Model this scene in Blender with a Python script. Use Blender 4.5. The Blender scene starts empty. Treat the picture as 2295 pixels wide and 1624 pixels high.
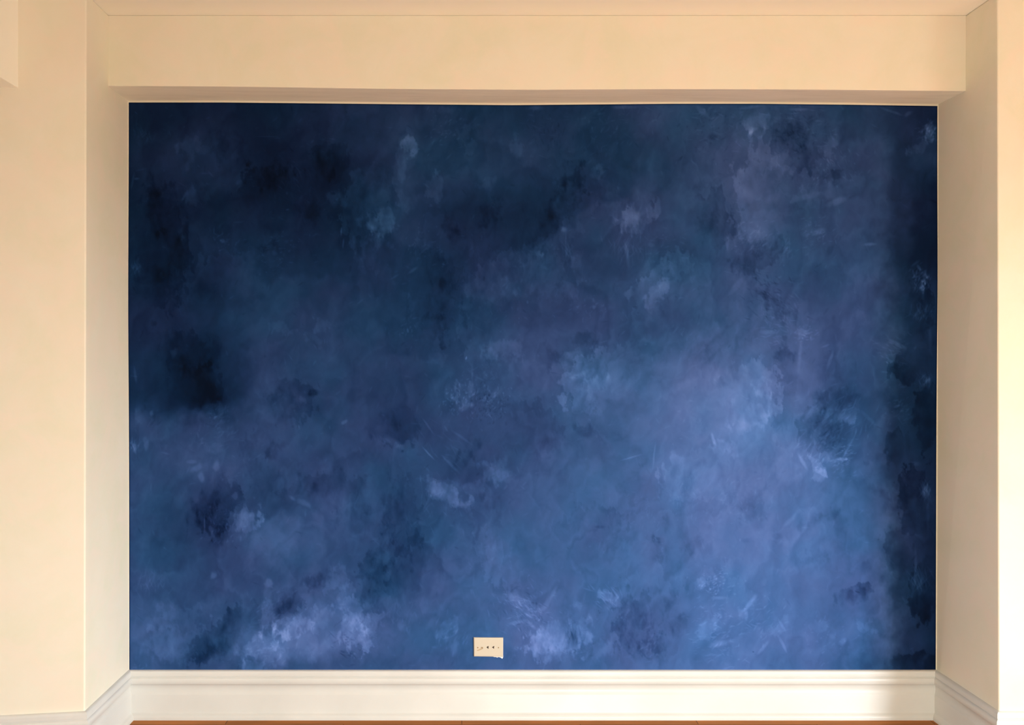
import bpy, bmesh, math
import numpy as np
from mathutils import Vector

# ---------------------------------------------------------------- camera, world, lights, exposure
F = 1907.0            # focal length in pixels of the 2295 px wide frame
VX, VY = 1035.0, 785.0
CAMZ = 1.4215
YB, YH, YF = 3.30, 3.113, 2.922        # back wall, header face, front wall planes (metres from camera)

scene = bpy.context.scene
FILL = 118.0
SKY = 32.0
SUN = 14.0
C = scene.collection
cam_d = bpy.data.cameras.new('camera')
cam = bpy.data.objects.new('camera', cam_d)
C.objects.link(cam)
cam.location = (0, 0, CAMZ)
cam.rotation_euler = (math.pi / 2, 0, 0)
cam_d.sensor_width = 36.0
cam_d.lens = F / 2295.0 * 36.0
cam_d.shift_x = (1147.5 - VX) / 2295.0
cam_d.shift_y = (VY - 812.0) / 2295.0
cam_d.clip_start = 0.02
scene.camera = cam

scene.view_settings.view_transform = 'Standard'
scene.view_settings.look = 'None'
scene.view_settings.gamma = 1.0
scene.view_settings.use_curve_mapping = False
scene.view_settings.exposure = -0.03

world = bpy.data.worlds.new('sky')
scene.world = world
world.use_nodes = True
_nt = world.node_tree
_bg = _nt.nodes['Background']
_tc = _nt.nodes.new('ShaderNodeTexCoord')
_sp = _nt.nodes.new('ShaderNodeSeparateXYZ')
_rp = _nt.nodes.new('ShaderNodeValToRGB')
_mr = _nt.nodes.new('ShaderNodeMapRange')
_mr.inputs[1].default_value, _mr.inputs[2].default_value = -1.0, 1.0
_nt.links.new(_tc.outputs['Generated'], _sp.inputs[0])
_nt.links.new(_sp.outputs[2], _mr.inputs[0])
_nt.links.new(_mr.outputs[0], _rp.inputs[0])
_nt.links.new(_rp.outputs[0], _bg.inputs[0])
# ground below the horizon, bright hazy daylight above it
_e = _rp.color_ramp.elements
_e[0].position, _e[0].color = 0.46, (0.10, 0.095, 0.08, 1)
_e[1].position, _e[1].color = 0.52, (0.86, 0.94, 1.0, 1)
_bg.inputs[1].default_value = SKY


def area(name, loc, direction, sx, sy, power, col, spread=math.pi):
    d = bpy.data.lights.new(name, 'AREA')
    d.shape = 'RECTANGLE'
    d.size, d.size_y = sx, sy
    d.energy = power
    d.color = col
    d.spread = spread
    o = bpy.data.objects.new(name, d)
    C.objects.link(o)
    o.location = loc
    o.rotation_euler = Vector(direction).to_track_quat('-Z', 'Y').to_euler()
    return o


# the opening that lets the daylight in: a tall window in the right-hand side wall
WIN_Y0, WIN_Y1, WIN_Z0, WIN_Z1, WIN_X = -1.25, 0.75, 0.30, 2.05, 3.60
REAR_Y = -2.8
for nm, lc, dr, sx, sy in (
        ('window_portal', (WIN_X + 0.02, (WIN_Y0 + WIN_Y1) / 2, (WIN_Z0 + WIN_Z1) / 2), (-1, 0, 0), WIN_Y1 - WIN_Y0, WIN_Z1 - WIN_Z0),):
    portal = area(nm, lc, dr, sx, sy, 0.0, (1, 1, 1))
    portal.data.cycles.is_portal = True
# added fill light, unseen: a bare point low before the niche, lifting soffit and ceiling
for nm, lc, pw, cl in (('low_fill_light', (0.75, 0.75, 0.35), FILL, (0.93, 0.985, 0.88)),):
    _pl = bpy.data.lights.new(nm, 'POINT')
    _pl.energy = pw
    _pl.shadow_soft_size = 0.15
    _pl.color = cl
    _po = bpy.data.objects.new(nm, _pl)
    C.objects.link(_po)
    _po.location = lc


# sunshine through the side window, falling on the floor outside the frame
_sd = bpy.data.lights.new('sun', 'SUN')
_sd.energy = SUN
_sd.angle = math.radians(2.0)
_sd.color = (1.0, 0.97, 0.92)
_so = bpy.data.objects.new('sun', _sd)
C.objects.link(_so)
_so.location = (8, -1, 4)
_so.rotation_euler = Vector((-2.6, 0.45, -1.9)).to_track_quat('-Z', 'Y').to_euler()


# ---------------------------------------------------------------- helpers
def P(px, py, Y):
    """point seen at pixel (px, py) on the plane at distance Y"""
    return Vector(((px - VX) * Y / F, Y, CAMZ + (VY - py) * Y / F))


def XZ(px, Y):
    return (px - VX) * Y / F


def link(name, me, mats, parent=None):
    for m in (mats if isinstance(mats, (list, tuple)) else [mats]):
        me.materials.append(m)
    o = bpy.data.objects.new(name, me)
    C.objects.link(o)
    if parent:
        o.parent = parent
    return o


def obj(name, bm, mats, parent=None, smooth=False):
    bmesh.ops.recalc_face_normals(bm, faces=bm.faces[:])
    me = bpy.data.meshes.new(name)
    bm.to_mesh(me)
    bm.free()
    if smooth:
        me.polygons.foreach_set('use_smooth', [True] * len(me.polygons))
    return link(name, me, mats, parent)


def structure(o):
    o['kind'] = 'structure'
    return o


def prism(bm, bottom, top):
    """closed solid between two matching rings"""
    a = [bm.verts.new(p) for p in bottom]
    b = [bm.verts.new(p) for p in top]
    n = len(a)
    bm.faces.new(a[::-1])
    bm.faces.new(b)
    for i in range(n):
        bm.faces.new((a[i], a[(i + 1) % n], b[(i + 1) % n], b[i]))


def box(bm, x0, x1, y0, y1, z0, z1):
    prism(bm, [(x0, y0, z0), (x1, y0, z0), (x1, y1, z0), (x0, y1, z0)],
          [(x0, y0, z1), (x1, y0, z1), (x1, y1, z1), (x0, y1, z1)])


def bevel(o, w, seg=3):
    m = o.modifiers.new('bevel', 'BEVEL')
    m.width = w
    m.segments = seg
    m.limit_method = 'ANGLE'
    m.angle_limit = math.radians(40)
    return o


# ---------------------------------------------------------------- materials
def new_mat(name):
    m = bpy.data.materials.new(name)
    m.use_nodes = True
    nt = m.node_tree
    return m, nt, nt.nodes['Principled BSDF']


def N(nt, kind, **kw):
    n = nt.nodes.new(kind)
    for k, v in kw.items():
        if k.startswith('i_'):
            n.inputs[k[2:].replace('_', ' ')].default_value = v
        else:
            setattr(n, k, v)
    return n


def ramp(nt, stops):
    r = nt.nodes.new('ShaderNodeValToRGB')
    e = r.color_ramp.elements
    while len(e) < len(stops):
        e.new(0.5)
    for el, (p, c) in zip(e, stops):
        el.position = p
        el.color = (*c, 1)
    return r


def srgb(r, g, b):
    f = lambda c: (c / 255 / 12.92) if c <= 10.3 else ((c / 255 + 0.055) / 1.055) ** 2.4
    return (f(r), f(g), f(b))


def plaster(name, base, blotch_a, blotch_b, stretch=(1, 1, 1), strength=1.0, scale=4.0):
    """cream wall paint with faint sponge-like warm and grey clouds"""
    m, nt, b = new_mat(name)
    L = nt.links.new
    tc = N(nt, 'ShaderNodeTexCoord')
    mp = N(nt, 'ShaderNodeMapping')
    mp.inputs['Scale'].default_value = stretch
    L(tc.outputs['Object'], mp.inputs['Vector'])
    n1 = N(nt, 'ShaderNodeTexNoise', i_Scale=scale, i_Detail=5.0, i_Roughness=0.62, i_Distortion=0.6)
    n2 = N(nt, 'ShaderNodeTexNoise', i_Scale=scale * 1.7, i_Detail=4.0, i_Roughness=0.6, i_Distortion=0.9)
    n3 = N(nt, 'ShaderNodeTexNoise', i_Scale=55.0, i_Detail=3.0)
    L(mp.outputs[0], n1.inputs['Vector'])
    ad = N(nt, 'ShaderNodeVectorMath', operation='ADD')
    ad.inputs[1].default_value = (7.3, 1.1, 3.9)
    L(mp.outputs[0], ad.inputs[0])
    L(ad.outputs[0], n2.inputs['Vector'])
    L(tc.outputs['Object'], n3.inputs['Vector'])
    r1 = ramp(nt, [(0.40, (0, 0, 0)), (0.66, (1, 1, 1))])
    r2 = ramp(nt, [(0.42, (0, 0, 0)), (0.68, (1, 1, 1))])
    L(n1.outputs[0], r1.inputs[0])
    L(n2.outputs[0], r2.inputs[0])

    def mix(fac_out, k, a, bcol):
        mu = N(nt, 'ShaderNodeMath', operation='MULTIPLY')
        mu.inputs[1].default_value = k
        L(fac_out, mu.inputs[0])
        mx = N(nt, 'ShaderNodeMix', data_type='RGBA')
        L(mu.outputs[0], mx.inputs[0])
        if isinstance(a, tuple):
            mx.inputs[6].default_value = (*a, 1)
        else:
            L(a, mx.inputs[6])
        mx.inputs[7].default_value = (*bcol, 1)
        return mx.outputs[2]
    c = mix(r1.outputs[0], 0.8 * strength, base, blotch_a)
    c = mix(r2.outputs[0], 0.8 * strength, c, blotch_b)
    L(c, b.inputs['Base Color'])
    b.inputs['Roughness'].default_value = 0.75
    b.inputs['Specular IOR Level'].default_value = 0.3
    bp = N(nt, 'ShaderNodeBump', i_Strength=0.06, i_Distance=0.002)
    L(n3.outputs[0], bp.inputs['Height'])
    L(bp.outputs[0], b.inputs['Normal'])
    return m


CREAM = plaster('cream wall paint', (0.80, 0.758, 0.63), (0.75, 0.725, 0.565), (0.825, 0.735, 0.615))
CREAM_CEIL = plaster('cream ceiling paint', (0.90, 0.865, 0.765), (0.885, 0.855, 0.735), (0.905, 0.85, 0.77))
CREAM_BRUSH = plaster('brushed cream paint', (0.89, 0.845, 0.72), (0.79, 0.74, 0.625), (0.91, 0.85, 0.74),
                      stretch=(0.7, 6.0, 1.0), scale=4.0)
CREAM_ROOM = plaster('room wall paint', (0.84, 0.82, 0.78), (0.82, 0.80, 0.76), (0.85, 0.82, 0.78))


def trim_mat():
    m, nt, b = new_mat('white trim paint')
    L = nt.links.new
    tc = N(nt, 'ShaderNodeTexCoord')
    n = N(nt, 'ShaderNodeTexNoise', i_Scale=5.0, i_Detail=4.0)
    L(tc.outputs['Object'], n.inputs['Vector'])
    r = ramp(nt, [(0.35, (0.63, 0.62, 0.585)), (0.65, (0.67, 0.66, 0.625))])
    L(n.outputs[0], r.inputs[0])
    L(r.outputs[0], b.inputs['Base Color'])
    b.inputs['Roughness'].default_value = 0.38
    return m


TRIM = trim_mat()


def wood_mat():
    m, nt, b = new_mat('oak strip floor')
    L = nt.links.new
    tc = N(nt, 'ShaderNodeTexCoord')
    br = N(nt, 'ShaderNodeTexBrick', i_Scale=1.0)
    br.inputs['Brick Width'].default_value = 0.9
    br.inputs['Row Height'].default_value = 0.083
    br.inputs['Mortar Size'].default_value = 0.0012
    br.inputs['Color1'].default_value = (0.36, 0.135, 0.035, 1)
    br.inputs['Color2'].default_value = (0.46, 0.18, 0.055, 1)
    br.inputs['Mortar'].default_value = (0.07, 0.025, 0.01, 1)
    L(tc.outputs['Object'], br.inputs['Vector'])
    mp = N(nt, 'ShaderNodeMapping')
    mp.inputs['Scale'].default_value = (2.0, 40.0, 1.0)
    L(tc.outputs['Object'], mp.inputs['Vector'])
    n = N(nt, 'ShaderNodeTexNoise', i_Scale=2.0, i_Detail=5.0)
    L(mp.outputs[0], n.inputs['Vector'])
    r = ramp(nt, [(0.3, (0.75, 0.75, 0.75)), (0.7, (1.15, 1.1, 1.05))])
    L(n.outputs[0], r.inputs[0])
    mx = N(nt, 'ShaderNodeMix', data_type='RGBA', blend_type='MULTIPLY')
    mx.inputs[0].default_value = 1.0
    L(br.outputs['Color'], mx.inputs[6])
    L(r.outputs[0], mx.inputs[7])
    L(mx.outputs[2], b.inputs['Base Color'])
    b.inputs['Roughness'].default_value = 0.6
    b.inputs['Specular IOR Level'].default_value = 0.12
    return m


WOOD = wood_mat()


def blue_mat():
    """satin faux-finish paint: brushed clouds of navy and cornflower blue"""
    m, nt, b = new_mat('blue faux finish paint')
    L = nt.links.new
    at = N(nt, 'ShaderNodeAttribute', attribute_name='paint')
    sep = N(nt, 'ShaderNodeSeparateColor')
    L(at.outputs['Color'], sep.inputs[0])
    tc = N(nt, 'ShaderNodeTexCoord')
    n1 = N(nt, 'ShaderNodeTexNoise', i_Scale=22.0, i_Detail=6.0, i_Roughness=0.65, i_Distortion=1.0)
    L(tc.outputs['Object'], n1.inputs['Vector'])
    mr = N(nt, 'ShaderNodeMapRange')
    mr.inputs[1].default_value = 0.3
    mr.inputs[2].default_value = 0.7
    mr.inputs[3].default_value = -0.008
    mr.inputs[4].default_value = 0.008
    L(n1.outputs[0], mr.inputs[0])
    add = N(nt, 'ShaderNodeMath', operation='ADD')
    L(sep.outputs[0], add.inputs[0])
    L(mr.outputs[0], add.inputs[1])
    teal = ramp(nt, [(p, srgb(*c)) for p, c in BLUE_RAMP_TEAL])
    viol = ramp(nt, [(p, srgb(*c)) for p, c in BLUE_RAMP_VIOLET])
    L(add.outputs[0], teal.inputs[0])
    L(add.outputs[0], viol.inputs[0])
    mx = N(nt, 'ShaderNodeMix', data_type='RGBA')
    L(sep.outputs[1], mx.inputs[0])
    L(teal.outputs[0], mx.inputs[6])
    L(viol.outputs[0], mx.inputs[7])
    L(mx.outputs[2], b.inputs['Base Color'])
    b.inputs['Roughness'].default_value = 0.6
    b.inputs['Specular IOR Level'].default_value = SPEC
    b.inputs['Specular Tint'].default_value = (0.30, 0.45, 1.0, 1)
    n2 = N(nt, 'ShaderNodeTexNoise', i_Scale=70.0, i_Detail=4.0)
    L(tc.outputs['Object'], n2.inputs['Vector'])
    bp = N(nt, 'ShaderNodeBump', i_Strength=0.12, i_Distance=0.002)
    L(n2.outputs[0], bp.inputs['Height'])
    L(bp.outputs[0], b.inputs['Normal'])
    return m


SPEC = 0.16
BLUE_RAMP_TEAL = [(0.0, (0, 9, 26)), (0.15, (3, 26, 55)), (0.30, (15, 47, 85)), (0.45, (31, 69, 113)),
                  (0.60, (51, 91, 145)), (0.75, (73, 112, 173)), (0.90, (93, 130, 193)), (1.0, (116, 150, 212))]
BLUE_RAMP_VIOLET = [(0.0, (1, 6, 26)), (0.15, (10, 24, 58)), (0.30, (27, 45, 88)), (0.45, (45, 66, 115)),
                    (0.60, (67, 90, 145)), (0.75, (87, 110, 171)), (0.90, (105, 129, 191)), (1.0, (123, 149, 211))]
BLUE = blue_mat()


# ---------------------------------------------------------------- room shell
CEIL = CAMZ + (VY - 34) * YH / F          # ceiling height
SOFF = CAMZ + (VY - 198) * YH / F         # underside of the header
ROOM_L, ROOM_R = -3.4, WIN_X

bm = bmesh.new()
box(bm, ROOM_L - 0.1, ROOM_R + 0.1, REAR_Y - 0.1, YB + 0.12, -0.08, 0.0)
structure(obj('floor', bm, WOOD))
bm = bmesh.new()
box(bm, ROOM_L - 0.1, ROOM_R + 0.1, REAR_Y - 0.1, YB + 0.12, CEIL, CEIL + 0.08)
structure(obj('ceiling', bm, CREAM_CEIL))


def px_line(xt, yt, xb, yb, Y, z):
    """x at height z of the near-vertical edge seen from pixel (xt,yt) to (xb,yb) on plane Y"""
    a, b_ = P(xt, yt, Y), P(xb, yb, Y)
    return a.x + (b_.x - a.x) * (z - a.z) / (b_.z - a.z)


LB = lambda z: px_line(286.5, 229, 288.5, 1505, YB, z)       # back corner, left
RB = lambda z: px_line(2103, 237, 2099, 1510, YB, z)         # back corner, right
LF = lambda z: px_line(193.5, 0, 190, 1595, YF, z)           # front corner, left
RF = lambda z: px_line(2235.5, 0, 2238.5, 1610, YF, z)       # front corner, right
YFL = YF - 0.27                                              # the left front wall runs slightly towards the camera


def ring_left(z):
    return [(ROOM_L, YFL, z), (LF(z), YF, z), (LB(z), YB, z), (LB(z), YB + 0.1, z), (ROOM_L, YB + 0.1, z)]


def ring_right(z):
    return [(RF(z), YF, z), (ROOM_R, YF - 0.02, z), (ROOM_R, YB + 0.1, z), (RB(z), YB + 0.1, z), (RB(z), YB, z)]


for nm, rg in (('wall_left', ring_left), ('wall_right', ring_right)):
    bm = bmesh.new()
    prism(bm, rg(0.0), rg(CEIL))
    bevel(structure(obj(nm, bm, CREAM)), 0.005)

# header across the niche: its underside waves a little like the painted edge below it
bm = bmesh.new()
hx = np.linspace(0, 1, 25)


def header_bottom(px):       # pixel row of the header's lower front edge
    return float(np.interp(px, [240, 500, 900, 1200, 1500, 1800, 2160], [192.5, 193.5, 199.5, 201, 199.5, 200.5, 204]))


def blue_top(px):            # pixel row where the blue paint ends at the top
    return float(np.interp(px, [288, 500, 900, 1150, 1500, 1700, 1900, 2102], [229.5, 229.5, 233.5, 235.5, 232.5, 232.5, 234.5, 237.5]))


rows = []
for t in hx:
    pf = 222 + t * (2182 - 222)
    pb = 270 + t * (2122 - 270)
    a = P(pf, header_bottom(pf), YH)
    b_ = P(pb, blue_top(pb) - 4.0, YB)
    rows.append([bm.verts.new(v) for v in ((a.x, YH, a.z), (b_.x, YB + 0.0, b_.z), (b_.x, YB + 0.0, CEIL), (a.x, YH, CEIL))])
for r0, r1 in zip(rows, rows[1:]):
    for k in range(4):
        bm.faces.new((r0[k], r0[(k + 1) % 4], r1[(k + 1) % 4], r1[k]))
bm.faces.new(rows[0])
bm.faces.new(rows[-1][::-1])
o = structure(obj('wall_header', bm, [CREAM, CREAM_BRUSH]))
for p in o.data.polygons:
    if p.normal.z < -0.8:
        p.material_index = 1
bevel(o, 0.003)

# boxed beam running along the ceiling from the left front wall towards the room
bm = bmesh.new()
bx = XZ(50, YF)
bz = CAMZ + (VY - 202) * YF / F
box(bm, bx - 0.62, bx, REAR_Y, YF - 0.01, bz, CEIL)
bevel(structure(obj('trim_1', bm, CREAM_CEIL)), 0.003)

# the rest of the room, outside the frame: side walls and rear wall with their openings
bm = bmesh.new()
box(bm, ROOM_L - 0.1, ROOM_L, REAR_Y - 0.1, YB + 0.12, 0, CEIL)
structure(obj('wall_side_left', bm, CREAM_ROOM))
bm = bmesh.new()
box(bm, WIN_X, WIN_X + 0.1, REAR_Y - 0.1, WIN_Y0, 0, CEIL)
box(bm, WIN_X, WIN_X + 0.1, WIN_Y1, YB + 0.12, 0, CEIL)
box(bm, WIN_X, WIN_X + 0.1, WIN_Y0, WIN_Y1, 0, WIN_Z0)
box(bm, WIN_X, WIN_X + 0.1, WIN_Y0, WIN_Y1, WIN_Z1, CEIL)
structure(obj('wall_side_right', bm, CREAM_ROOM))
bm = bmesh.new()
box(bm, ROOM_L, WIN_X, REAR_Y - 0.1, REAR_Y, 0, CEIL)
structure(obj('wall_rear', bm, CREAM_ROOM))
bm = bmesh.new()
for (a, b_, c, d) in ((WIN_Y0, WIN_Y1, WIN_Z0, WIN_Z0 + 0.05), (WIN_Y0, WIN_Y1, WIN_Z1 - 0.05, WIN_Z1),
                      (WIN_Y0, WIN_Y0 + 0.05, WIN_Z0, WIN_Z1), (WIN_Y1 - 0.05, WIN_Y1, WIN_Z0, WIN_Z1)):
    box(bm, WIN_X + 0.03, WIN_X + 0.07, a, b_, c, d)
structure(obj('window_1', bm, TRIM))
# ---------------------------------------------------------------- baseboards
# (height, thickness) of the moulding from the floor up
PROFILE = [(0.0, 0.030), (0.008, 0.030), (0.015, 0.028), (0.020, 0.0235), (0.0235, 0.018), (0.026, 0.0165),
           (0.092, 0.0165), (0.0945, 0.0155), (0.099, 0.0125), (0.106, 0.0095), (0.114, 0.0085), (0.124, 0.0095),
           (0.131, 0.0130), (0.1335, 0.0175), (0.136, 0.0190), (0.147, 0.0190), (0.154, 0.0178), (0.1575, 0.0150),
           (0.1590, 0.0115), (0.161, 0.0115), (0.163, 0.0135), (0.174, 0.0132), (0.180, 0.0115), (0.183, 0.0080), (0.184, 0.0)]


def baseboard_run(pts):
    """pts: floor polyline, room on its right-hand side when walking along it; returns per-vertex mitre vectors"""
    out = []
    for i, p in enumerate(pts):
        p = Vector(p)
        ns = []
        if i > 0:
            d = (p - Vector(pts[i - 1])).normalized()
            ns.append(Vector((d.y, -d.x)))
        if i < len(pts) - 1:
            d = (Vector(pts[i + 1]) - p).normalized()
            ns.append(Vector((d.y, -d.x)))
        if len(ns) == 2:
            m = (ns[0] + ns[1]).normalized()
            m = m / m.dot(ns[0])
        else:
            m = ns[0]
        out.append(m)
    return out


path = [(ROOM_L, YFL), (LF(0), YF), (LB(0), YB), (RB(0), YB), (RF(0), YF), (ROOM_R, YF - 0.02)]
mit = baseboard_run(path)
for i, nm in enumerate(['baseboard_front_left', 'baseboard_left', 'baseboard_back', 'baseboard_right', 'baseboard_front_right']):
    bm = bmesh.new()
    ends = []
    for k in (i, i + 1):
        p, m = Vector(path[k]), mit[k]
        prof = [(h, t) for h, t in PROFILE] + [(0.0, 0.0)]
        ends.append([bm.verts.new((p.x + m.x * t, p.y + m.y * t, h)) for h, t in prof])
    n = len(ends[0])
    for j in range(n):
        bm.faces.new((ends[0][j], ends[0][(j + 1) % n], ends[1][(j + 1) % n], ends[1][j]))
    bm.faces.new(ends[0])
    bm.faces.new(ends[1][::-1])
    o = structure(obj(nm, bm, TRIM, smooth=True))
    me = o.data
    me.set_sharp_from_angle(angle=math.radians(35))

# ---------------------------------------------------------------- painted back wall
rng = np.random.default_rng(7)


def vnoise(x, y, seed):
    """smooth value noise on arrays"""
    r = np.random.default_rng(seed)
    tab = r.random((256, 256))
    xi, yi = np.floor(x).astype(int), np.floor(y).astype(int)
    fx, fy = x - xi, y - yi
    fx, fy = fx * fx * (3 - 2 * fx), fy * fy * (3 - 2 * fy)
    g = lambda i, j: tab[i & 255, j & 255]
    return (g(xi, yi) * (1 - fx) + g(xi + 1, yi) * fx) * (1 - fy) + (g(xi, yi + 1) * (1 - fx) + g(xi + 1, yi + 1) * fx) * fy


def fbm(x, y, scale, seed, octv=5, gain=0.55):
    s, a, tot = 0.0, 1.0, 0.0
    for k in range(octv):
        s = s + a * (vnoise(x / scale * 2 ** k + 13.7 * k, y / scale * 2 ** k + 5.1 * k, seed + k) - 0.5)
        tot += a
        a *= gain
    return s / tot * 2


NX, NY = 1060, 748
uu, vv = np.meshgrid(np.linspace(0, 1, NX), np.linspace(0, 1, NY))


def edge_px(u, v):
    """pixel position of paint parameter (u right, v down), wobbling like a hand-cut paint edge"""
    left = 288.5 + 1.2 * v - 1.6 * np.exp(-((v - 0.35) / 0.2) ** 2)
    right = 2101.0 - 3.8 * v + 1.6 * np.exp(-((v - 0.3) / 0.15) ** 2)
    x = left + u * (right - left)
    top = np.interp(x, [288, 500, 900, 1150, 1500, 1700, 1900, 2102], [229.5, 229.5, 233.5, 235.5, 232.5, 232.5, 234.5, 237.5])
    bot = np.interp(x, [288, 600, 1100, 1500, 1900, 2100], [1503.5, 1506.5, 1508.5, 1509.5, 1509.0, 1509.5]) + 3
    y = top + v * (bot - top)
    return x, y


PX, PY = edge_px(uu, vv)



# broad tones of the glaze coats with right-edge shade painted into the last columns: rows from top to bottom, columns from left to right
TONE_X = [320, 450, 600, 750, 900, 1050, 1200, 1350, 1500, 1650, 1800, 1900, 1960, 2020, 2080]
TONE_Y = [260, 330, 400, 480, 560, 640, 720, 800, 880, 960, 1040, 1120, 1200, 1280, 1360, 1440, 1490]
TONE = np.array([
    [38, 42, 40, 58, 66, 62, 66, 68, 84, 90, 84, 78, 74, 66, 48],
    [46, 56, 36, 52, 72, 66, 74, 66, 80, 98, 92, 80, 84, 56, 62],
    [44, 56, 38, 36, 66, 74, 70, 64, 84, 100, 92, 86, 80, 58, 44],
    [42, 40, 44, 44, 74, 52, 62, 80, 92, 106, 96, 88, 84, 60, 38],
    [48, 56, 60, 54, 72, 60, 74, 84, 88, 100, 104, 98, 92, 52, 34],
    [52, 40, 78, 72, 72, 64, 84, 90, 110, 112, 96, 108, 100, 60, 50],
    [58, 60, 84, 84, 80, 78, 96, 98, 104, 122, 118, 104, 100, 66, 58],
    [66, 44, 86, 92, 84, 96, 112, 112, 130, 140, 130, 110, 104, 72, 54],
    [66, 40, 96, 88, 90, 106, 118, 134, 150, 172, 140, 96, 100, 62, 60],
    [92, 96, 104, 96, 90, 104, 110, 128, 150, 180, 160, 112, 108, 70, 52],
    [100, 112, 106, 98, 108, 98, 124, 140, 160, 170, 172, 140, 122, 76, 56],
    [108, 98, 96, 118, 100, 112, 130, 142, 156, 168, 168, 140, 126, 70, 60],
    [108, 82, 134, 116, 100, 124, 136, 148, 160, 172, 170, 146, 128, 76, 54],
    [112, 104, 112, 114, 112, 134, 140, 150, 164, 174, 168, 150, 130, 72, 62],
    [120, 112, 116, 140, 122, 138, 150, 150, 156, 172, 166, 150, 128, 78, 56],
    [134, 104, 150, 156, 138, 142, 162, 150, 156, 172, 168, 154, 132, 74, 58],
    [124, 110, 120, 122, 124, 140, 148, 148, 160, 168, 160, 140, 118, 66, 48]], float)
# the tones above are as seen in the room; this table takes the room's light back out of them, leaving pigment plus some shade kept in the right-edge colour
LIT_X = [300, 450, 700, 1000, 1300, 1600, 1800, 1880, 1940, 2000, 2060, 2092]
LIT_Y = [245, 330, 480, 640, 800, 960, 1120, 1280, 1440]
LIT = np.array([
    [0.44, 0.48, 0.54, 0.59, 0.63, 0.63, 0.62, 0.62, 0.62, 0.59, 0.58, 0.57],
    [0.50, 0.54, 0.59, 0.65, 0.67, 0.69, 0.69, 0.67, 0.63, 0.58, 0.51, 0.50],
    [0.60, 0.62, 0.69, 0.75, 0.80, 0.83, 0.82, 0.82, 0.75, 0.63, 0.56, 0.54],
    [0.71, 0.72, 0.80, 0.89, 0.97, 1.01, 1.00, 1.01, 0.94, 0.68, 0.59, 0.57],
    [0.84, 0.82, 0.89, 1.03, 1.14, 1.19, 1.20, 1.20, 1.09, 0.72, 0.65, 0.67],
    [0.95, 0.94, 1.01, 1.16, 1.30, 1.37, 1.37, 1.37, 1.23, 0.77, 0.67, 0.77],
    [1.06, 1.02, 1.11, 1.26, 1.43, 1.51, 1.51, 1.51, 1.37, 0.81, 0.69, 0.81],
    [1.14, 1.07, 1.17, 1.36, 1.52, 1.61, 1.62, 1.61, 1.46, 0.82, 0.70, 0.86],
    [1.15, 1.09, 1.18, 1.35, 1.52, 1.61, 1.62, 1.61, 1.48, 0.82, 0.70, 0.84]])


def table(tab, xs, ys, X, Y):
    """smooth two-way interpolation of a table"""
    xs, ys = np.array(xs, float), np.array(ys, float)
    fi = np.interp(X, xs, np.arange(len(xs)))
    fj = np.interp(Y, ys, np.arange(len(ys)))
    i0 = np.minimum(fi.astype(int), len(xs) - 2)
    j0 = np.minimum(fj.astype(int), len(ys) - 2)
    tx, ty = fi - i0, fj - j0
    tx, ty = tx * 0.5 + 0.5 * tx * tx * (3 - 2 * tx), ty * 0.5 + 0.5 * ty * ty * (3 - 2 * ty)
    return ((tab[j0, i0] * (1 - tx) + tab[j0, i0 + 1] * tx) * (1 - ty)
            + (tab[j0 + 1, i0] * (1 - tx) + tab[j0 + 1, i0 + 1] * tx) * ty)


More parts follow.
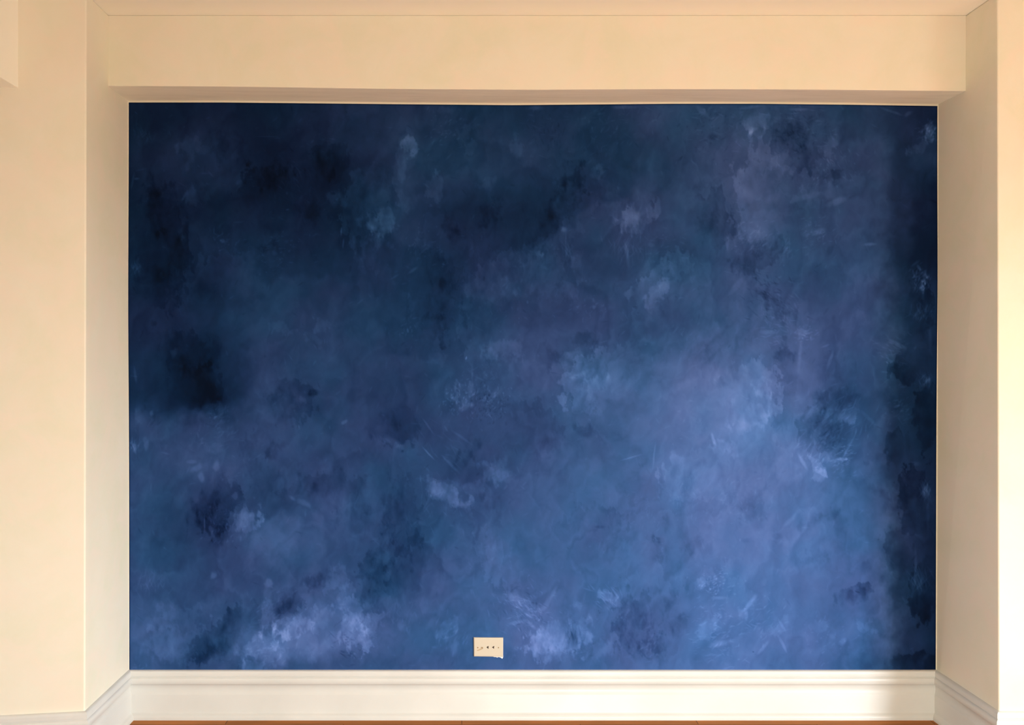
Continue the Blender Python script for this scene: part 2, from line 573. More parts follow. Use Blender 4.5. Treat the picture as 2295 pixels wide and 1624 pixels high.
# single rag and brush marks: x, y, half length, half width, angle (degrees, 0 = level, rising to the right), tone
MARKS = [
    (550, 1165, 36, 27, 10, 22), (545, 1185, 22, 14, 80, 8), (477, 1287, 12, 9, 70, 26), (603, 1305, 12, 9, 70, 26),
    (600, 1330, 9, 20, 0, 12), (752, 1300, 26, 20, 60, 18), (770, 1340, 30, 18, 60, 16), (598, 1380, 30, 18, 80, 18),
    (655, 1400, 50, 24, 20, 22), (720, 1390, 45, 20, 40, 18), (798, 1420, 34, 42, 0, 30), (760, 1430, 30, 14, -20, 12),
    (580, 1445, 55, 22, 25, 20), (620, 1470, 60, 16, 0, 12), (570, 1490, 26, 12, 0, 18), (380, 1440, 55, 34, 0, 12),
    (360, 1390, 40, 20, 20, 10), (500, 1415, 60, 24, 45, -10), (460, 1465, 45, 22, 30, -8), (640, 1355, 26, 16, 40, -20),
    (700, 1300, 30, 14, 20, -16), (825, 1360, 20, 30, 0, -18), (840, 1280, 22, 40, 0, -16),
    (1010, 1400, 34, 12, 40, 16), (1022, 1410, 20, 7, 70, 16), (1018, 1452, 22, 8, 85, 24), (1000, 1430, 14, 8, 80, 12),
    (965, 1395, 24, 8, 60, 10), (950, 1360, 10, 22, 0, 8), (900, 1400, 9, 16, 0, 14),
    (1245, 1430, 68, 40, 12, 22), (1300, 1410, 26, 46, 0, 18), (1210, 1445, 40, 20, 0, 16), (1286, 1430, 8, 30, 5, -20),
    (1365, 1342, 26, 12, -35, 34), (1380, 1330, 22, 3, -55, 26), (1170, 1350, 38, 10, -25, 18), (1185, 1375, 34, 8, -30, 20),
    (1225, 1350, 30, 9, 50, 16), (1240, 1330, 22, 6, 60, 14), (1155, 1395, 20, 6, 10, 22), (1150, 1335, 18, 8, 60, 12),
    (1350, 1455, 34, 16, 20, 14), (1190, 1400, 22, 6, -40, 22), (1420, 1400, 40, 40, 0, -14), (1460, 1440, 30, 22, 0, -18),
    (1070, 1095, 36, 20, 10, 12), (1010, 1110, 50, 18, -28, 22), (1040, 1130, 36, 10, -50, 12), (1110, 1240, 26, 34, 0, 12),
    (1705, 875, 22, 16, 0, 16), (1722, 890, 12, 8, -60, 14), (1600, 985, 19, 5, -75, 26), (1625, 1005, 34, 16, -20, 12),
    (1832, 1045, 30, 10, -48, 26), (1836, 1068, 18, 12, 0, 24), (1800, 1035, 26, 5, -60, 18), (1870, 1010, 40, 6, 45, 12),
    (1815, 925, 30, 7, 60, 14), (1850, 940, 22, 6, 60, 14), (1905, 930, 18, 14, 30, 20), (1880, 1030, 26, 5, 10, 20),
    (1900, 1005, 34, 3, 62, 20), (1945, 935, 30, 6, -45, 10), (1720, 745, 24, 6, 0, 14), (1805, 748, 22, 12, 0, 22),
    (1792, 800, 5, 42, -6, 12), (1860, 810, 28, 5, 72, 20), (1850, 775, 12, 3, 20, 16), (1770, 1165, 34, 7, 48, 14),
    (1560, 960, 26, 22, 0, 10), (1690, 930, 46, 30, 30, 12), (1620, 1290, 46, 30, 20, 8), (1680, 1350, 26, 6, 50, 22),
    (1665, 1375, 10, 14, 0, 18), (1745, 1405, 34, 12, 40, 16), (1752, 1400, 22, 4, -60, 16), (1755, 1445, 26, 4, -62, 20),
    (1710, 1450, 26, 5, 48, 18), (1570, 1310, 16, 12, 0, 20), (1610, 1340, 22, 5, 0, 16), (1590, 1400, 28, 14, 60, 16),
    (1615, 1440, 30, 8, 15, 18), (1840, 1400, 16, 14, 0, 16), (1888, 1437, 10, 8, 50, 22), (1865, 1425, 14, 8, -40, 14),
    (1945, 1405, 18, 14, 0, 22), (1690, 1130, 40, 22, 45, -10), (1480, 645, 38, 14, 52, 20), (1465, 670, 26, 18, 60, 10),
    (1500, 610, 26, 14, 30, 8), (1412, 485, 24, 20, 0, 20), (1400, 505, 26, 8, 75, 14), (1370, 455, 40, 26, 20, 8),
    (1450, 600, 30, 10, 55, 8), (1345, 385, 24, 14, 30, 14), (1350, 410, 16, 12, -20, 8), (1260, 530, 60, 18, 30, 8),
    (1230, 620, 60, 46, 0, 10), (1190, 560, 40, 16, 35, 8), (1295, 600, 14, 40, 0, 6), (1405, 570, 6, 34, 4, 14),
    (918, 325, 18, 18, 0, 24), (920, 345, 12, 10, 0, 10), (975, 420, 14, 32, 0, 16), (1050, 335, 20, 12, 60, 12), (1040, 300, 14, 20, 0, 8),
    (900, 360, 10, 46, 0, 12), (1165, 340, 18, 30, 30, 10), (1090, 410, 26, 12, 20, 10), (845, 500, 34, 24, 0, 20), (840, 470, 44, 60, 0, 6),
    (830, 560, 30, 40, 10, 8), (755, 445, 18, 20, 0, 14), (425, 330, 24, 30, 80, 12), (430, 440, 20, 34, 80, 12), (530, 345, 26, 10, 40, 10),
    (535, 408, 10, 8, 30, 12), (420, 370, 6, 14, 0, 10), (1695, 270, 30, 18, 0, 14), (1700, 295, 16, 12, 0, 12), (1575, 250, 30, 8, -40, 14),
    (1680, 240, 36, 5, 5, 14), (1790, 245, 26, 5, 0, 18), (1400, 240, 34, 5, 0, 14), (1200, 243, 26, 6, 0, 14), (1000, 250, 26, 10, 0, 10),
    (1810, 440, 40, 9, 14, 10), (1880, 450, 34, 9, 22, 20), (1855, 330, 14, 22, 0, 12), (1740, 360, 30, 12, 50, 10), (1755, 380, 34, 26, 60, 8),
    (1950, 547, 16, 5, 5, 22), (1835, 520, 20, 8, 20, 18), (1760, 560, 12, 4, 60, 16), (1680, 530, 34, 14, 20, 10), (1650, 640, 30, 8, 50, 12),
    (1630, 540, 5, 26, 0, 12), (1900, 700, 40, 50, 0, 4), (2085, 290, 10, 26, 0, 26), (2060, 330, 24, 14, 45, 16), (2035, 255, 14, 7, 30, 18),
    (2000, 250, 30, 4, -20, 16), (2060, 600, 10, 4, -60, 18), (2075, 620, 8, 20, 10, 18), (2068, 650, 5, 26, 4, 14), (2050, 590, 14, 4, 40, 14),
    (2010, 770, 26, 5, -30, 16), (2000, 810, 16, 16, 0, 12), (2085, 760, 5, 40, 0, 10), (2050, 1040, 14, 8, 0, 12), (2010, 910, 10, 4, 20, 16),
    (2052, 1260, 4, 40, 0, 14), (2080, 1150, 5, 60, 0, 8), (2060, 1320, 5, 50, 0, 8), (1985, 1330, 20, 60, 0, 6), (2075, 1470, 12, 6, 40, 14),
    (1050, 885, 34, 20, -10, 14), (1010, 880, 16, 16, 0, 12), (1115, 880, 16, 10, 60, 12), (1040, 912, 20, 8, 30, 14), (980, 800, 26, 12, 10, 12),
    (1130, 780, 40, 30, 0, 10), (1100, 800, 20, 12, 0, 10), (1135, 640, 30, 20, 0, 6), (885, 990, 30, 9, -36, 18), (865, 985, 14, 6, -20, 12),
    (960, 955, 28, 3, -55, 14), (1035, 980, 34, 4, -35, 12), (1010, 1040, 34, 4, -45, 16), (960, 1015, 24, 2.5, -48, 26), (1000, 960, 10, 3, -60, 12),
    (1290, 795, 20, 12, 20, 12), (1330, 870, 40, 24, 40, 12), (1300, 840, 34, 8, 30, 14), (1370, 850, 50, 30, 10, 8), (1415, 1025, 30, 2.5, 15, 22),
    (1466, 1020, 2.5, 34, -6, 18), (1110, 1050, 40, 26, 30, 16), (1140, 1065, 26, 14, 0, 10), (1095, 1055, 16, 10, 60, 12),
    (485, 1042, 9, 14, 0, 26), (440, 1048, 18, 8, 30, 20), (450, 1070, 9, 14, 10, 22), (430, 1035, 14, 6, 0, 16), (475, 935, 26, 20, 30, 10),
    (483, 935, 8, 3, 40, 22), (772, 946, 9, 5, 30, 24), (715, 735, 22, 16, 0, 14), (640, 740, 40, 12, -15, 8), (705, 760, 20, 20, 0, 8),
    (390, 790, 10, 12, 0, 16), (407, 820, 7, 5, 0, 14), (340, 925, 6, 8, 0, 22), (345, 960, 34, 40, 0, 6), (328, 995, 8, 18, 0, 16), (303, 840, 4, 22, 8, 20),
    (310, 930, 9, 30, 0, 12), (480, 1005, 20, 10, 0, 10), (680, 1125, 24, 9, -25, 16), (655, 1115, 12, 5, -40, 16), (610, 1080, 60, 30, 0, -6),
    (450, 855, 44, 34, -30, -5), (420, 800, 40, 30, 60, -4), (385, 790, 30, 60, 0, -4), (440, 900, 26, 16, 0, -4), (430, 915, 9, 7, 0, -10),
    (480, 770, 14, 26, 0, -10), (720, 380, 30, 24, 60, -12), (700, 470, 26, 24, 60, -12), (600, 400, 40, 24, 0, -10), (600, 560, 30, 14, 20, -10),
    (510, 330, 34, 34, 0, -8), (350, 470, 18, 60, 0, -10), (390, 540, 26, 34, 0, -10), (355, 620, 26, 20, 0, -8), (1090, 480, 26, 18, 50, -14),
    (1010, 520, 24, 30, 10, -12), (1250, 460, 40, 24, 40, -12), (1280, 400, 30, 26, 20, -8), (1000, 640, 20, 20, 40, -12), (990, 740, 20, 34, 20, -12),
    (960, 690, 40, 24, 0, -8), (1305, 760, 30, 14, 0, -14), (1245, 800, 18, 34, 0, -12), (1230, 590, 30, 20, 0, 0), (1590, 500, 30, 26, 20, -10),
    (1560, 420, 34, 14, 20, -10), (1600, 310, 14, 9, 0, -16), (1790, 300, 34, 26, 40, -14), (1800, 340, 20, 14, 60, -12), (1850, 400, 24, 18, 0, -16),
    (1880, 390, 14, 12, 0, -12), (1800, 460, 26, 20, 30, -8), (1690, 570, 44, 18, 35, -14), (1860, 560, 8, 16, -20, -12), (1950, 500, 16, 14, 0, -8),
    (1710, 660, 26, 8, -35, -16), (1740, 690, 40, 22, -40, -14), (1600, 795, 20, 24, 0, -10), (1620, 860, 16, 10, 0, -12), (1760, 790, 26, 14, 0, -14),
    (1880, 890, 40, 24, 10, -14), (1850, 970, 26, 30, 60, -14), (1865, 840, 20, 40, 0, -8), (1720, 1030, 14, 20, 0, -8), (1300, 960, 40, 12, -20, -12),
    (1290, 940, 16, 16, 0, -10), (1240, 985, 26, 10, 0, -10), (1040, 1030, 26, 18, -50, -16), (1060, 990, 20, 10, -40, -12), (870, 940, 30, 14, -20, -12),
    (790, 1150, 30, 12, 20, -10), (470, 1170, 30, 34, 60, -10), (460, 1140, 40, 26, 60, -12), (500, 1200, 26, 16, 40, -12), (640, 900, 34, 26, 0, -10),
    (705, 880, 14, 9, 0, -16), (560, 1000, 14, 24, 0, -10), (620, 1010, 16, 20, -40, -12), (740, 1090, 40, 30, 0, -6), (880, 1150, 20, 60, 0, -10),
    (1105, 1130, 20, 18, -40, -12), (1090, 1110, 16, 10, 0, -14), (1345, 1180, 14, 4, 0, -14), (1820, 1250, 26, 12, 10, -16), (1840, 1160, 40, 12, 20, -14),
    (1920, 1330, 34, 18, 30, -18), (1922, 1326, 8, 2, -15, -22), (1688, 1460, 3, 1.5, 0, -40), (1470, 1240, 20, 30, 0, -8), (1560, 1220, 24, 18, 0, -12),
    (1600, 1180, 14, 10, 0, -8), (1500, 1350, 20, 26, 0, -12), (1520, 1400, 20, 26, 0, -10), (1545, 1120, 10, 16, 0, -10), (1740, 1200, 14, 8, 0, -12),
    (1670, 1210, 12, 8, 0, -10), (1730, 910, 20, 24, 0, 8), (1045, 802, 1.6, 5, -12, 50), (458, 1172, 1.5, 21, 0, 26), (765, 520, 2, 12, -4, 26),
    (769, 545, 2, 14, -6, 30), (480, 515, 1.5, 12, -6, 16), (597, 306, 30, 1.5, 0, 12), (305, 253, 5, 1, -45, 24), (307, 400, 7, 3, 5, 22),
    (298, 405, 3, 22, -12, 14), (642, 432, 4, 6, 0, 14), (644, 470, 5, 2, 20, 22), (914, 740, 2.5, 6, 10, 26), (902, 746, 4, 2, 10, 16), (615, 568, 8, 8, 30, 14),
    (500, 540, 6, 6, 0, 18), (1510, 612, 6, 20, 30, 6), (1265, 515, 8, 8, 0, 16), (1268, 535, 2, 20, -3, 8), (1460, 548, 10, 6, -20, 12), (1182, 677, 3, 5, 0, 16),
    (1330, 688, 5, 6, 0, 20), (1445, 665, 10, 5, 50, 14), (950, 545, 20, 16, 0, 12), (925, 605, 16, 4, 35, 16), (885, 620, 14, 3, 30, 12), (995, 592, 5, 2, -20, 18)]

# broad overlapped passes with one crisp and one fading side: x, y, half length, half width, angle, tone, crisp-side angle
PASSES = [  # first two rows paint extra shade along the right edge
    (2062, 690, 30, 74, 0, -13, 20), (2040, 820, 46, 40, 20, -12, 200), (2076, 930, 26, 80, 0, -16, 180), (2050, 1130, 36, 90, 4, -17, 160),
    (2074, 1330, 30, 80, 0, -18, 200), (2010, 1230, 26, 60, 10, -12, 180), (2050, 1485, 60, 22, 0, -20, 90), (2012, 1010, 30, 46, 0, -11, 150),
    (965, 660, 66, 110, 0, -6, 0), (1110, 700, 90, 130, 0, 7, 180), (1715, 440, 68, 120, 0, 13, 180), (1350, 850, 95, 62, 25, 15, 160),
    (1300, 810, 40, 34, 0, 9, 180), (440, 862, 50, 46, 0, -9, 10), (395, 800, 60, 60, 0, -6, 20), (1480, 650, 90, 46, 52, 12, 130),
    (1690, 880, 60, 70, 20, 14, 30), (1860, 960, 62, 60, 20, -12, 200), (1755, 880, 26, 110, -4, -9, 180), (1600, 1060, 110, 60, 10, 10, 200),
    (1010, 1105, 62, 26, -25, 14, 210), (550, 1165, 34, 28, 5, 12, 30), (470, 1130, 70, 60, 50, -14, 330), (500, 1420, 90, 34, 42, -16, 150),
    (640, 1350, 40, 34, 0, -14, 300), (840, 1310, 34, 90, 0, -14, 180), (790, 1400, 60, 60, 0, 14, 20), (700, 1410, 80, 40, 25, 10, 150),
    (380, 1420, 80, 60, 10, 10, 330), (1260, 1430, 78, 48, 12, 8, 190), (1460, 1400, 90, 70, 0, -12, 180), (1520, 1230, 40, 90, 0, -8, 200),
    (1200, 480, 130, 60, 38, -9, 320), (1420, 470, 50, 46, 0, 12, 300), (1130, 620, 90, 44, 35, 9, 140), (1290, 860, 20, 60, 0, -9, 0),
    (830, 470, 60, 90, 0, 9, 180), (910, 380, 26, 90, 0, 8, 180), (720, 380, 60, 46, 50, -6, 40), (600, 420, 60, 50, 0, -9, 120),
    (360, 560, 60, 130, 0, -10, 0), (500, 620, 110, 50, 10, 8, 120), (640, 900, 60, 50, 0, -9, 20), (880, 950, 60, 40, -20, -12, 300),
    (1800, 320, 60, 60, 30, -10, 220), (1700, 260, 50, 30, 0, 10, 270), (1870, 430, 80, 34, 20, 8, 120), (1590, 490, 60, 60, 10, -11, 20),
    (1700, 570, 60, 36, 30, -11, 310), (930, 1300, 60, 90, 0, -8, 120), (900, 1170, 40, 90, 0, -9, 0), (1130, 1240, 60, 70, 20, 9, 200),
    (1300, 1200, 90, 60, 20, -7, 60), (1180, 960, 80, 60, 0, -7, 30), (1920, 1330, 44, 24, 20, -16, 90), (720, 1100, 90, 40, 10, -8, 90)]

# clumps of thin crackled strokes: x, y, spread, number, main angle, length, tone
CLUMPS = [
    (1720, 660, 55, 60, -40, 16, -14), (1740, 700, 50, 50, -50, 14, 12), (1880, 930, 70, 80, 50, 18, 14), (1830, 1000, 50, 40, 55, 20, 16),
    (1890, 1020, 40, 50, 20, 8, 20), (1060, 890, 55, 90, 70, 8, 16), (1090, 900, 40, 50, 60, 8, -14), (1170, 1365, 55, 90, -40, 14, 18),
    (1190, 1375, 40, 50, -50, 10, -16), (1360, 1335, 34, 30, -50, 18, 18), (1600, 1300, 60, 60, 20, 8, 18), (1600, 1400, 60, 70, 20, 12, 16),
    (1700, 1380, 60, 50, 45, 14, 16), (1600, 1460, 60, 60, 10, 12, 14), (1850, 1430, 60, 50, 50, 8, 14), (720, 310, 60, 20, 10, 10, 8),
    (640, 400, 60, 60, -60, 18, 8), (620, 560, 60, 60, 20, 9, 12), (500, 550, 34, 30, 60, 9, 12), (950, 550, 50, 50, 40, 8, 12), (1000, 290, 50, 40, 40, 8, 14),
    (1340, 310, 70, 70, 75, 12, 9), (1230, 300, 50, 50, 80, 12, -8), (1400, 560, 34, 40, 88, 26, 10), (1270, 560, 16, 16, 88, 30, 9), (1800, 245, 90, 60, 5, 16, 12),
    (1600, 250, 90, 60, 0, 16, 10), (1400, 245, 90, 40, 0, 16, 9), (1200, 245, 90, 40, 0, 14, 9), (2080, 290, 24, 70, 60, 10, 18), (2060, 620, 22, 60, 60, 12, 18),
    (2065, 700, 20, 60, 75, 14, 14), (2000, 790, 34, 40, -30, 12, 12), (2015, 920, 34, 50, 30, 8, 12), (2075, 850, 16, 50, 85, 20, 10), (2075, 1100, 14, 60, 88, 34, 9),
    (2060, 1300, 20, 60, 88, 44, 9), (1870, 360, 50, 50, -50, 10, 12), (1830, 520, 40, 50, 30, 9, 14), (1690, 540, 50, 50, 40, 12, 12), (1760, 560, 34, 30, 60, 12, 12),
    (1600, 300, 60, 60, 50, 10, -9), (1780, 300, 50, 50, -40, 14, -10), (1840, 390, 30, 30, 60, 9, 12), (1740, 740, 50, 40, 0, 12, 16), (1810, 750, 26, 40, 20, 7, 18),
    (1480, 560, 50, 30, 20, 9, 10), (1330, 690, 34, 30, 60, 7, 14), (1130, 690, 60, 30, 70, 9, 10), (910, 740, 34, 24, 70, 9, 14), (1540, 780, 60, 30, 50, 12, 8),
    (620, 1370, 60, 60, 40, 14, 12), (600, 1450, 60, 60, 40, 14, 12), (500, 1180, 40, 60, 45, 9, 14), (470, 1160, 26, 20, 88, 14, 12), (490, 930, 34, 40, 40, 9, 12),
    (500, 960, 50, 40, 45, 14, 9), (780, 1440, 40, 50, -15, 18, -14), (810, 1400, 40, 30, 60, 14, 12), (880, 1200, 60, 60, 85, 18, -8), (960, 1140, 60, 30, 80, 18, 10),
    (1010, 1420, 40, 40, 60, 14, 12), (900, 1380, 40, 40, 85, 18, 8), (310, 1500, 20, 30, 60, 8, 14), (340, 1300, 30, 40, 85, 26, 8), (300, 1000, 12, 40, 88, 26, 10),
    (305, 600, 12, 40, 88, 26, 8), (320, 300, 20, 30, 80, 18, 8), (1280, 1420, 26, 30, 88, 26, -14), (1300, 1450, 30, 30, 20, 14, -12), (1440, 1150, 60, 50, 60, 9, 9),
    (1540, 1130, 50, 40, 70, 10, 9), (1640, 1130, 60, 50, 50, 12, 8), (1460, 1450, 26, 40, 50, 9, 16), (1860, 980, 26, 30, 60, 16, -14), (1000, 1000, 60, 24, -45, 24, 10), (1020, 900, 30, 60, 80, 7, 22), (1105, 890, 34, 60, 70, 7, 20), (1090, 905, 40, 50, 70, 7, -16),
    (1885, 1030, 26, 50, 30, 8, 20), (1600, 1308, 26, 40, 40, 7, 22), (1700, 1120, 60, 30, 60, 9, 10), (2070, 640, 16, 60, 80, 12, 16)]


def paint_fields(X, Y):
    # wander the coordinates so that every tone ends in ragged cloud-like edges
    w1x, w1y = fbm(X, Y, 130, 11), fbm(X, Y, 130, 23)
    w2x, w2y = fbm(X, Y, 34, 31, 4), fbm(X, Y, 34, 43, 4)
    w3x, w3y = fbm(X, Y / 1.8, 15, 51, 3), fbm(X, Y / 1.8, 15, 53, 3)
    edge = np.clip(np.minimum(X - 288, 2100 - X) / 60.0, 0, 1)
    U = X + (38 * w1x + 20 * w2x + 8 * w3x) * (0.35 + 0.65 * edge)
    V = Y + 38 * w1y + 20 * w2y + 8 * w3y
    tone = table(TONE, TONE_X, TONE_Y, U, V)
    # overlapping rag patches with one soft and one crisp side
    for sc, amp, seed in ((200, 8.0, 61), (110, 5.0, 67), (58, 2.4, 71)):
        f = fbm(X + 9 * w3x + 0.15 * Y, Y / 1.25 + 9 * w3y, sc, seed, 4) * 2.6
        fr = f - np.floor(f)
        step = np.where(fr < 0.74, fr / 0.74, (1 - fr) / 0.26)
        tone = tone + amp * (step - 0.5) * (0.55 + tone / 160.0)
    # brush drag in two directions
    for ang, seed, amp in ((58, 81, 2.6), (96, 91, 2.6), (-35, 97, 1.2)):
        c, s_ = math.cos(math.radians(ang)), math.sin(math.radians(ang))
        a_, b__ = (X * c - Y * s_) + 14 * w2x, (X * s_ + Y * c) + 14 * w2y
        g = fbm(a_ / 5.0, b__, 9, seed, 3)
        m = np.clip(fbm(X, Y, 120, seed + 3, 3) * 2.2 + 0.35, 0, 1)
        tone = tone + amp * g * m * (0.4 + tone / 120.0)
    xs, ys = X[0], None

    def dab(cx_, cy_, la, lb, ang, amp, rag=0.55, hard=0.35, crisp=None):
        r = max(la, lb) * 1.7 + 6
        u0 = int(np.clip((cx_ - r - 288) / 1812 * (NX - 1), 0, NX - 1))
        u1 = int(np.clip((cx_ + r - 288) / 1812 * (NX - 1) + 2, 1, NX))
        v0 = int(np.clip((cy_ - r - 233) / 1276 * (NY - 1) - 2, 0, NY - 1))
        v1 = int(np.clip((cy_ + r - 233) / 1276 * (NY - 1) + 4, 1, NY))
        if u1 <= u0 or v1 <= v0:
            return
        sl = (slice(v0, v1), slice(u0, u1))
        dx, dy = X[sl] - cx_, Y[sl] - cy_
        k = min(1.0, min(la, lb) / 14.0)
        dx = dx + k * 7 * w2x[sl]
        dy = dy + k * 7 * w2y[sl]
        c, s_ = math.cos(math.radians(ang)), math.sin(math.radians(ang))
        p = (dx * c - dy * s_) / la
        q = (dx * s_ + dy * c) / lb
        d = np.sqrt(p * p + q * q) + rag * RAG[sl] * k
        t = np.clip((1.12 - d) / hard, 0, 1)
        if crisp is not None:
            cs = (dx * math.cos(math.radians(crisp)) - dy * math.sin(math.radians(crisp))) / max(la, lb)
            t = t * np.clip(0.55 + 0.6 * cs, 0, 1)
        tone[sl] += amp * t * t * (3 - 2 * t) * (1 + 0.9 * k * MOT[sl])

    RAG = 0.6 * fbm(X, Y, 26, 131, 5, 0.7) + 0.6 * fbm(X, Y / 2.2, 11, 137, 3)
    MOT = fbm(X, Y / 1.6, 16, 139, 4)
    for m in PASSES:
        dab(*m[:5], m[5] * 1.25, rag=0.75, hard=0.14, crisp=m[6])
    for m in MARKS:
        if min(m[2], m[3]) > 9 and m[5] < 0:      # worn-back darker spots melt into the ground
            dab(m[0], m[1], m[2] * 1.25, m[3] * 1.25, m[4], m[5] * 1.0, rag=1.5, hard=1.0)
        elif min(m[2], m[3]) > 9:                 # rag prints
            dab(m[0], m[1], m[2] * 1.12, m[3] * 1.12, m[4], m[5] * 0.42, rag=1.3, hard=0.8)
            dab(m[0], m[1], m[2], m[3], m[4], m[5] * 0.42, rag=1.7, hard=0.28)
        else:
            dab(*m, rag=0.7, hard=0.8)
    r = np.random.default_rng(5)
    for cx_, cy_, sp, n, ang, ln, amp in CLUMPS:
        for _ in range(n):
            x = cx_ + r.normal() * sp * 0.5
            y = cy_ + r.normal() * sp * 0.5
            dab(x, y, ln * r.uniform(0.25, 0.9), r.uniform(1.1, 2.6), ang + r.normal() * 24, amp * r.uniform(0.35, 1.0), hard=0.9)
    # a few stray strokes everywhere
    for _ in range(900):
        dab(r.uniform(295, 2095), r.uniform(240, 1505), r.uniform(3, 14), r.uniform(1.2, 3.2), r.choice([55, 85, 100, -40, 10]) + r.normal() * 18,
            r.choice([1, 1, -1]) * r.uniform(3, 10), hard=0.9)
    # brush line of the cut-in edge
    d_edge = np.minimum(np.minimum(X - X[:, :1], X[:, -1:] - X), np.minimum(Y - Y[:1], Y[-1:] - Y))
    tone = tone * (1 - 0.45 * np.clip(1 - d_edge / 3.2, 0, 1))
    tone = np.clip(tone, 6, 215)
    lin = lambda v: np.where(v <= 10.3, v / 255 / 12.92, ((v / 255 + 0.055) / 1.055) ** 2.4)
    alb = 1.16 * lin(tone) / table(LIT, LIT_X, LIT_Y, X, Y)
    ramp_pos = np.array([p for p, c in BLUE_RAMP_TEAL])
    ramp_b = lin(np.array([(c[2] + d[2]) / 2 for (p, c), (p2, d) in zip(BLUE_RAMP_TEAL, BLUE_RAMP_VIOLET)], float))
    fine = np.linspace(0, 1, 200)
    val = np.interp(alb, np.interp(fine, ramp_pos, ramp_b), fine)
    hue = 0.5 + 0.75 * fbm(X + 10 * w2x, Y + 10 * w2y, 120, 151, 4) + 0.00008 * (X - 1100)
    hue = hue - 0.25 * np.exp(-((X - 860) / 150) ** 2 - ((Y - 430) / 160) ** 2)
    return val, np.clip(hue, 0.15, 0.85)


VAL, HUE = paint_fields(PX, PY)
wx = (PX - VX) * YB / F
wz = CAMZ + (VY - PY) * YB / F
co = np.stack([wx, np.full_like(wx, YB), wz], -1).reshape(-1, 3)
n_grid = len(co)
idx = np.arange(NX * NY).reshape(NY, NX)
quads = np.stack([idx[:-1, :-1], idx[1:, :-1], idx[1:, 1:], idx[:-1, 1:]], -1).reshape(-1, 4)
# unpainted cream margin round the blue, out to the corners, as part of the same wall
loop = np.concatenate([idx[0, :-1], idx[:-1, -1], idx[-1, :0:-1], idx[:0:-1, 0]])
cx, cz = wx.mean(), wz.mean()
outer = co[loop].copy()
outer[:, 0] = np.where(outer[:, 0] < wx.min() + 0.01, wx.min() - 0.03, np.where(outer[:, 0] > wx.max() - 0.01, wx.max() + 0.03, outer[:, 0]))
outer[:len(idx[0]) - 1, 2] += 0.03
bottom_sel = slice((NX - 1) + (NY - 1), (NX - 1) * 2 + (NY - 1))
outer[bottom_sel, 2] = 0.0
co_all = np.concatenate([co, outer, outer + np.array([0, 0.1, 0])])
n_l = len(loop)
o1 = n_grid + np.arange(n_l)
o2 = o1 + n_l
margin = np.stack([loop, np.roll(loop, -1), np.roll(o1, -1), o1], -1)
side = np.stack([o1, np.roll(o1, -1), np.roll(o2, -1), o2], -1)
faces = np.concatenate([quads, margin, side])
me = bpy.data.meshes.new('wall_back')
me.vertices.add(len(co_all))
me.vertices.foreach_set('co', co_all.ravel())
me.loops.add(faces.size)
me.loops.foreach_set('vertex_index', faces.ravel().astype(np.int32))
me.polygons.add(len(faces))
me.polygons.foreach_set('loop_start', np.arange(0, faces.size, 4, dtype=np.int32))
me.update(calc_edges=True)
ca = me.color_attributes.new('paint', 'FLOAT_COLOR', 'POINT')
col = np.zeros((len(co_all), 4), dtype=np.float32)
col[:, 3] = 1
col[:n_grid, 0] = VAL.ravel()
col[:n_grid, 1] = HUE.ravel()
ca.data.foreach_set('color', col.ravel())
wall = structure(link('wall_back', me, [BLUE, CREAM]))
mi = np.zeros(len(faces), dtype=np.int32)
mi[len(quads):] = 1
me.polygons.foreach_set('material_index', mi)
me.update()


# ---------------------------------------------------------------- wall plate low on the blue wall
CREAM_PLASTIC, _nt1, _b1 = new_mat('cream plastic')
_b1.inputs['Base Color'].default_value = (0.58, 0.515, 0.41, 1)
_b1.inputs['Roughness'].default_value = 0.35
DARK_HOLE, _nt2, _b2 = new_mat('dark opening')
_b2.inputs['Base Color'].default_value = (0.035, 0.018, 0.008, 1)
_b2.inputs['Roughness'].default_value = 0.7
BRASS, _nt3, _b3 = new_mat('dull brass')
_b3.inputs['Base Color'].default_value = (0.30, 0.19, 0.09, 1)
_b3.inputs['Metallic'].default_value = 0.6
_b3.inputs['Roughness'].default_value = 0.5
CAULK, _nt4, _b4 = new_mat('white filler')
_b4.inputs['Base Color'].default_value = (0.88, 0.87, 0.84, 1)
_b4.inputs['Roughness'].default_value = 0.6


def wp(px, py, depth=0.0):
    p = P(px, py, YB)
    return Vector((p.x, YB - depth, p.z))


PC = wp(1094.8, 1448.3)
root = bpy.data.objects.new('wall_outlet', None)
C.objects.link(root)
root.location = PC
root['label'] = 'cream horizontal wall plate with two dark triangular openings, low on the blue wall'
root['category'] = 'outlet'


def local(px, py, depth=0.0):
    return wp(px, py, depth) - PC


# plate: bevelled slab, its front face slightly smaller than its back
bm = bmesh.new()
back = [local(*q) for q in ((1061.5, 1427.3), (1127.8, 1427.6), (1127.6, 1470.6), (1061.9, 1469.6))]
ctr = sum(back, Vector()) / 4


def ring(k, d):
    return [Vector((ctr.x + (p.x - ctr.x) * k[0], -d, ctr.z + (p.z - ctr.z) * k[1])) for p in back]


layers = [ring((1, 1), 0.0), ring((1, 1), 0.0035), ring((0.985, 0.975), 0.0052), ring((0.955, 0.93), 0.0062), ring((0.93, 0.89), 0.0065)]
vs = [[bm.verts.new(p) for p in l] for l in layers]
for l0, l1 in zip(vs, vs[1:]):
    for k in range(4):
        bm.faces.new((l0[k], l0[(k + 1) % 4], l1[(k + 1) % 4], l1[k]))
bm.faces.new(vs[-1])
bm.faces.new(vs[0][::-1])
obj('plate', bm, CREAM_PLASTIC, root)


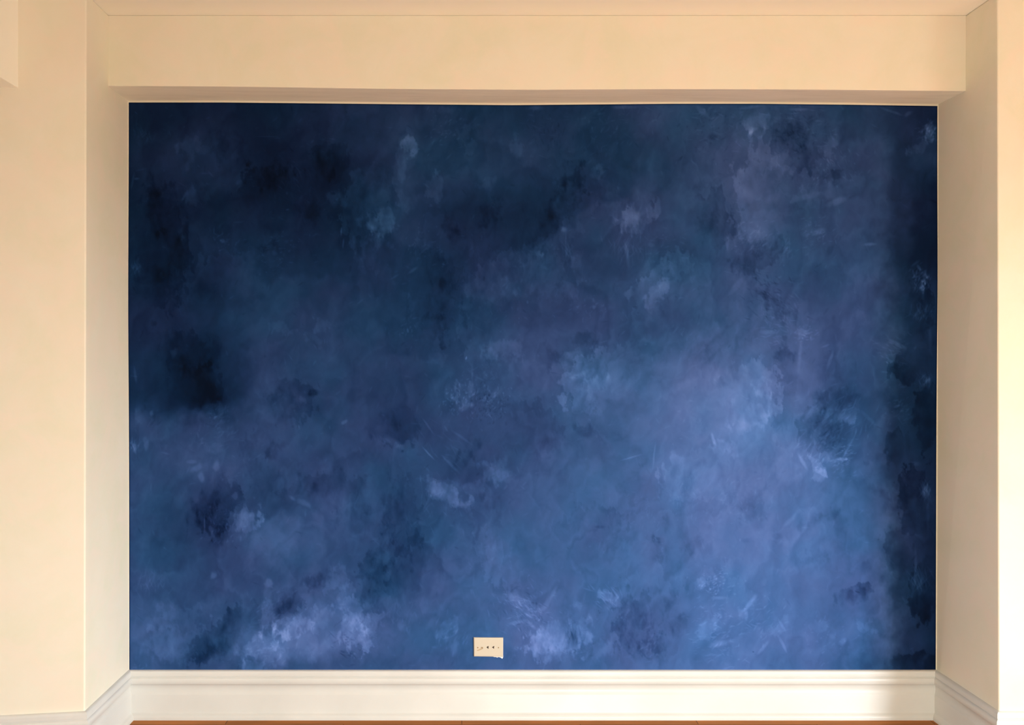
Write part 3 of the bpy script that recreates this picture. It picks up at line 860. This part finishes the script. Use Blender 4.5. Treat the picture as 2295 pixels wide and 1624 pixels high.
def disc(cx, cz, r, d0, d1, seg=20, inner=0.0):
    """short cylinder or ring standing out of the plate"""
    bm = bmesh.new()
    rings = []
    spec = [(r, d0), (r, d1 - 0.0002), (r * 0.86, d1)] + ([(inner, d1), (inner, d0)] if inner else [])
    for rr, d in spec:
        rings.append([bm.verts.new((cx + rr * math.cos(2 * math.pi * i / seg), -d, cz + rr * math.sin(2 * math.pi * i / seg))) for i in range(seg)])
    for a_, b__ in zip(rings, rings[1:]):
        for i in range(seg):
            bm.faces.new((a_[i], a_[(i + 1) % seg], b__[(i + 1) % seg], b__[i]))
    if inner:
        for i in range(seg):
            bm.faces.new((rings[-1][i], rings[-1][(i + 1) % seg], rings[0][(i + 1) % seg], rings[0][i]))
    else:
        bm.faces.new(rings[0][::-1])
        bm.faces.new(rings[-1])
    return bm


for px in (1070.6, 1117.0):                      # the two fixing screws
    c_ = local(px, 1449.3)
    obj('screw', disc(c_.x, c_.z, 0.0023, 0.0055, 0.0074), BRASS, root)
c_ = local(1080.6, 1449.8)                       # worn round socket at the left
jk = obj('jack', disc(c_.x, c_.z, 0.0056, 0.0055, 0.0076, inner=0.0040), CREAM_PLASTIC, root)
obj('pin', disc(c_.x - 0.0008, c_.z, 0.0024, 0.0055, 0.0073), BRASS, jk)
# dirt smudge trailing down to the left of the socket: a thin worn film on the plate
bm = bmesh.new()
pts = [(1068.5, 1455), (1073, 1453.5), (1077, 1451), (1079, 1448), (1082, 1446.5), (1083.5, 1449.5), (1082, 1453), (1078, 1454.5), (1073, 1456), (1070, 1457)]
lo = [bm.verts.new(local(x, y, 0.0060)) for x, y in pts]
hi = [bm.verts.new(local(x, y, 0.0067)) for x, y in pts]
bm.faces.new(hi)
bm.faces.new(lo[::-1])
for i in range(len(pts)):
    bm.faces.new((lo[i], lo[(i + 1) % len(pts)], hi[(i + 1) % len(pts)], hi[i]))
SMUDGE, _nt5, _b5 = new_mat('brown grime')
_b5.inputs['Base Color'].default_value = (0.46, 0.34, 0.21, 1)
_b5.inputs['Roughness'].default_value = 0.8
o = obj('smudge', bm, SMUDGE, root)
o['label'] = 'brown grime round the socket'
for tri in (((1089.8, 1448.6), (1094.8, 1445.3), (1094.8, 1452.2)), ((1102.2, 1448.6), (1107.6, 1445.3), (1107.0, 1452.0))):
    bm = bmesh.new()
    lo = [bm.verts.new(local(x, y, 0.0058)) for x, y in tri]
    hi = [bm.verts.new(local(x, y, 0.0068)) for x, y in tri]
    bm.faces.new(hi)
    bm.faces.new(lo[::-1])
    for i in range(3):
        bm.faces.new((lo[i], lo[(i + 1) % 3], hi[(i + 1) % 3], hi[i]))
    o = obj('opening', bm, DARK_HOLE, root)
# ragged squeeze-out of filler along the lower right edge
bm = bmesh.new()
pts = [(1104, 1470.2), (1109, 1471.3), (1112, 1471.0), (1114, 1472.6), (1116, 1471.2), (1120, 1471.6), (1123, 1473.0), (1125.5, 1475.0), (1127.3, 1472.5),
       (1127.9, 1468.5), (1126.6, 1467.5), (1118, 1469.0), (1108, 1469.4)]
lo = [bm.verts.new(local(x, y, 0.0)) for x, y in pts]
hi = [bm.verts.new(local(x, y, 0.0032)) for x, y in pts]
bm.faces.new(hi)
bm.faces.new(lo[::-1])
for i in range(len(pts)):
    bm.faces.new((lo[i], lo[(i + 1) % len(pts)], hi[(i + 1) % len(pts)], hi[i]))
o = obj('filler', bm, CAULK, root)
o['label'] = 'white ragged filler at the lower right edge'
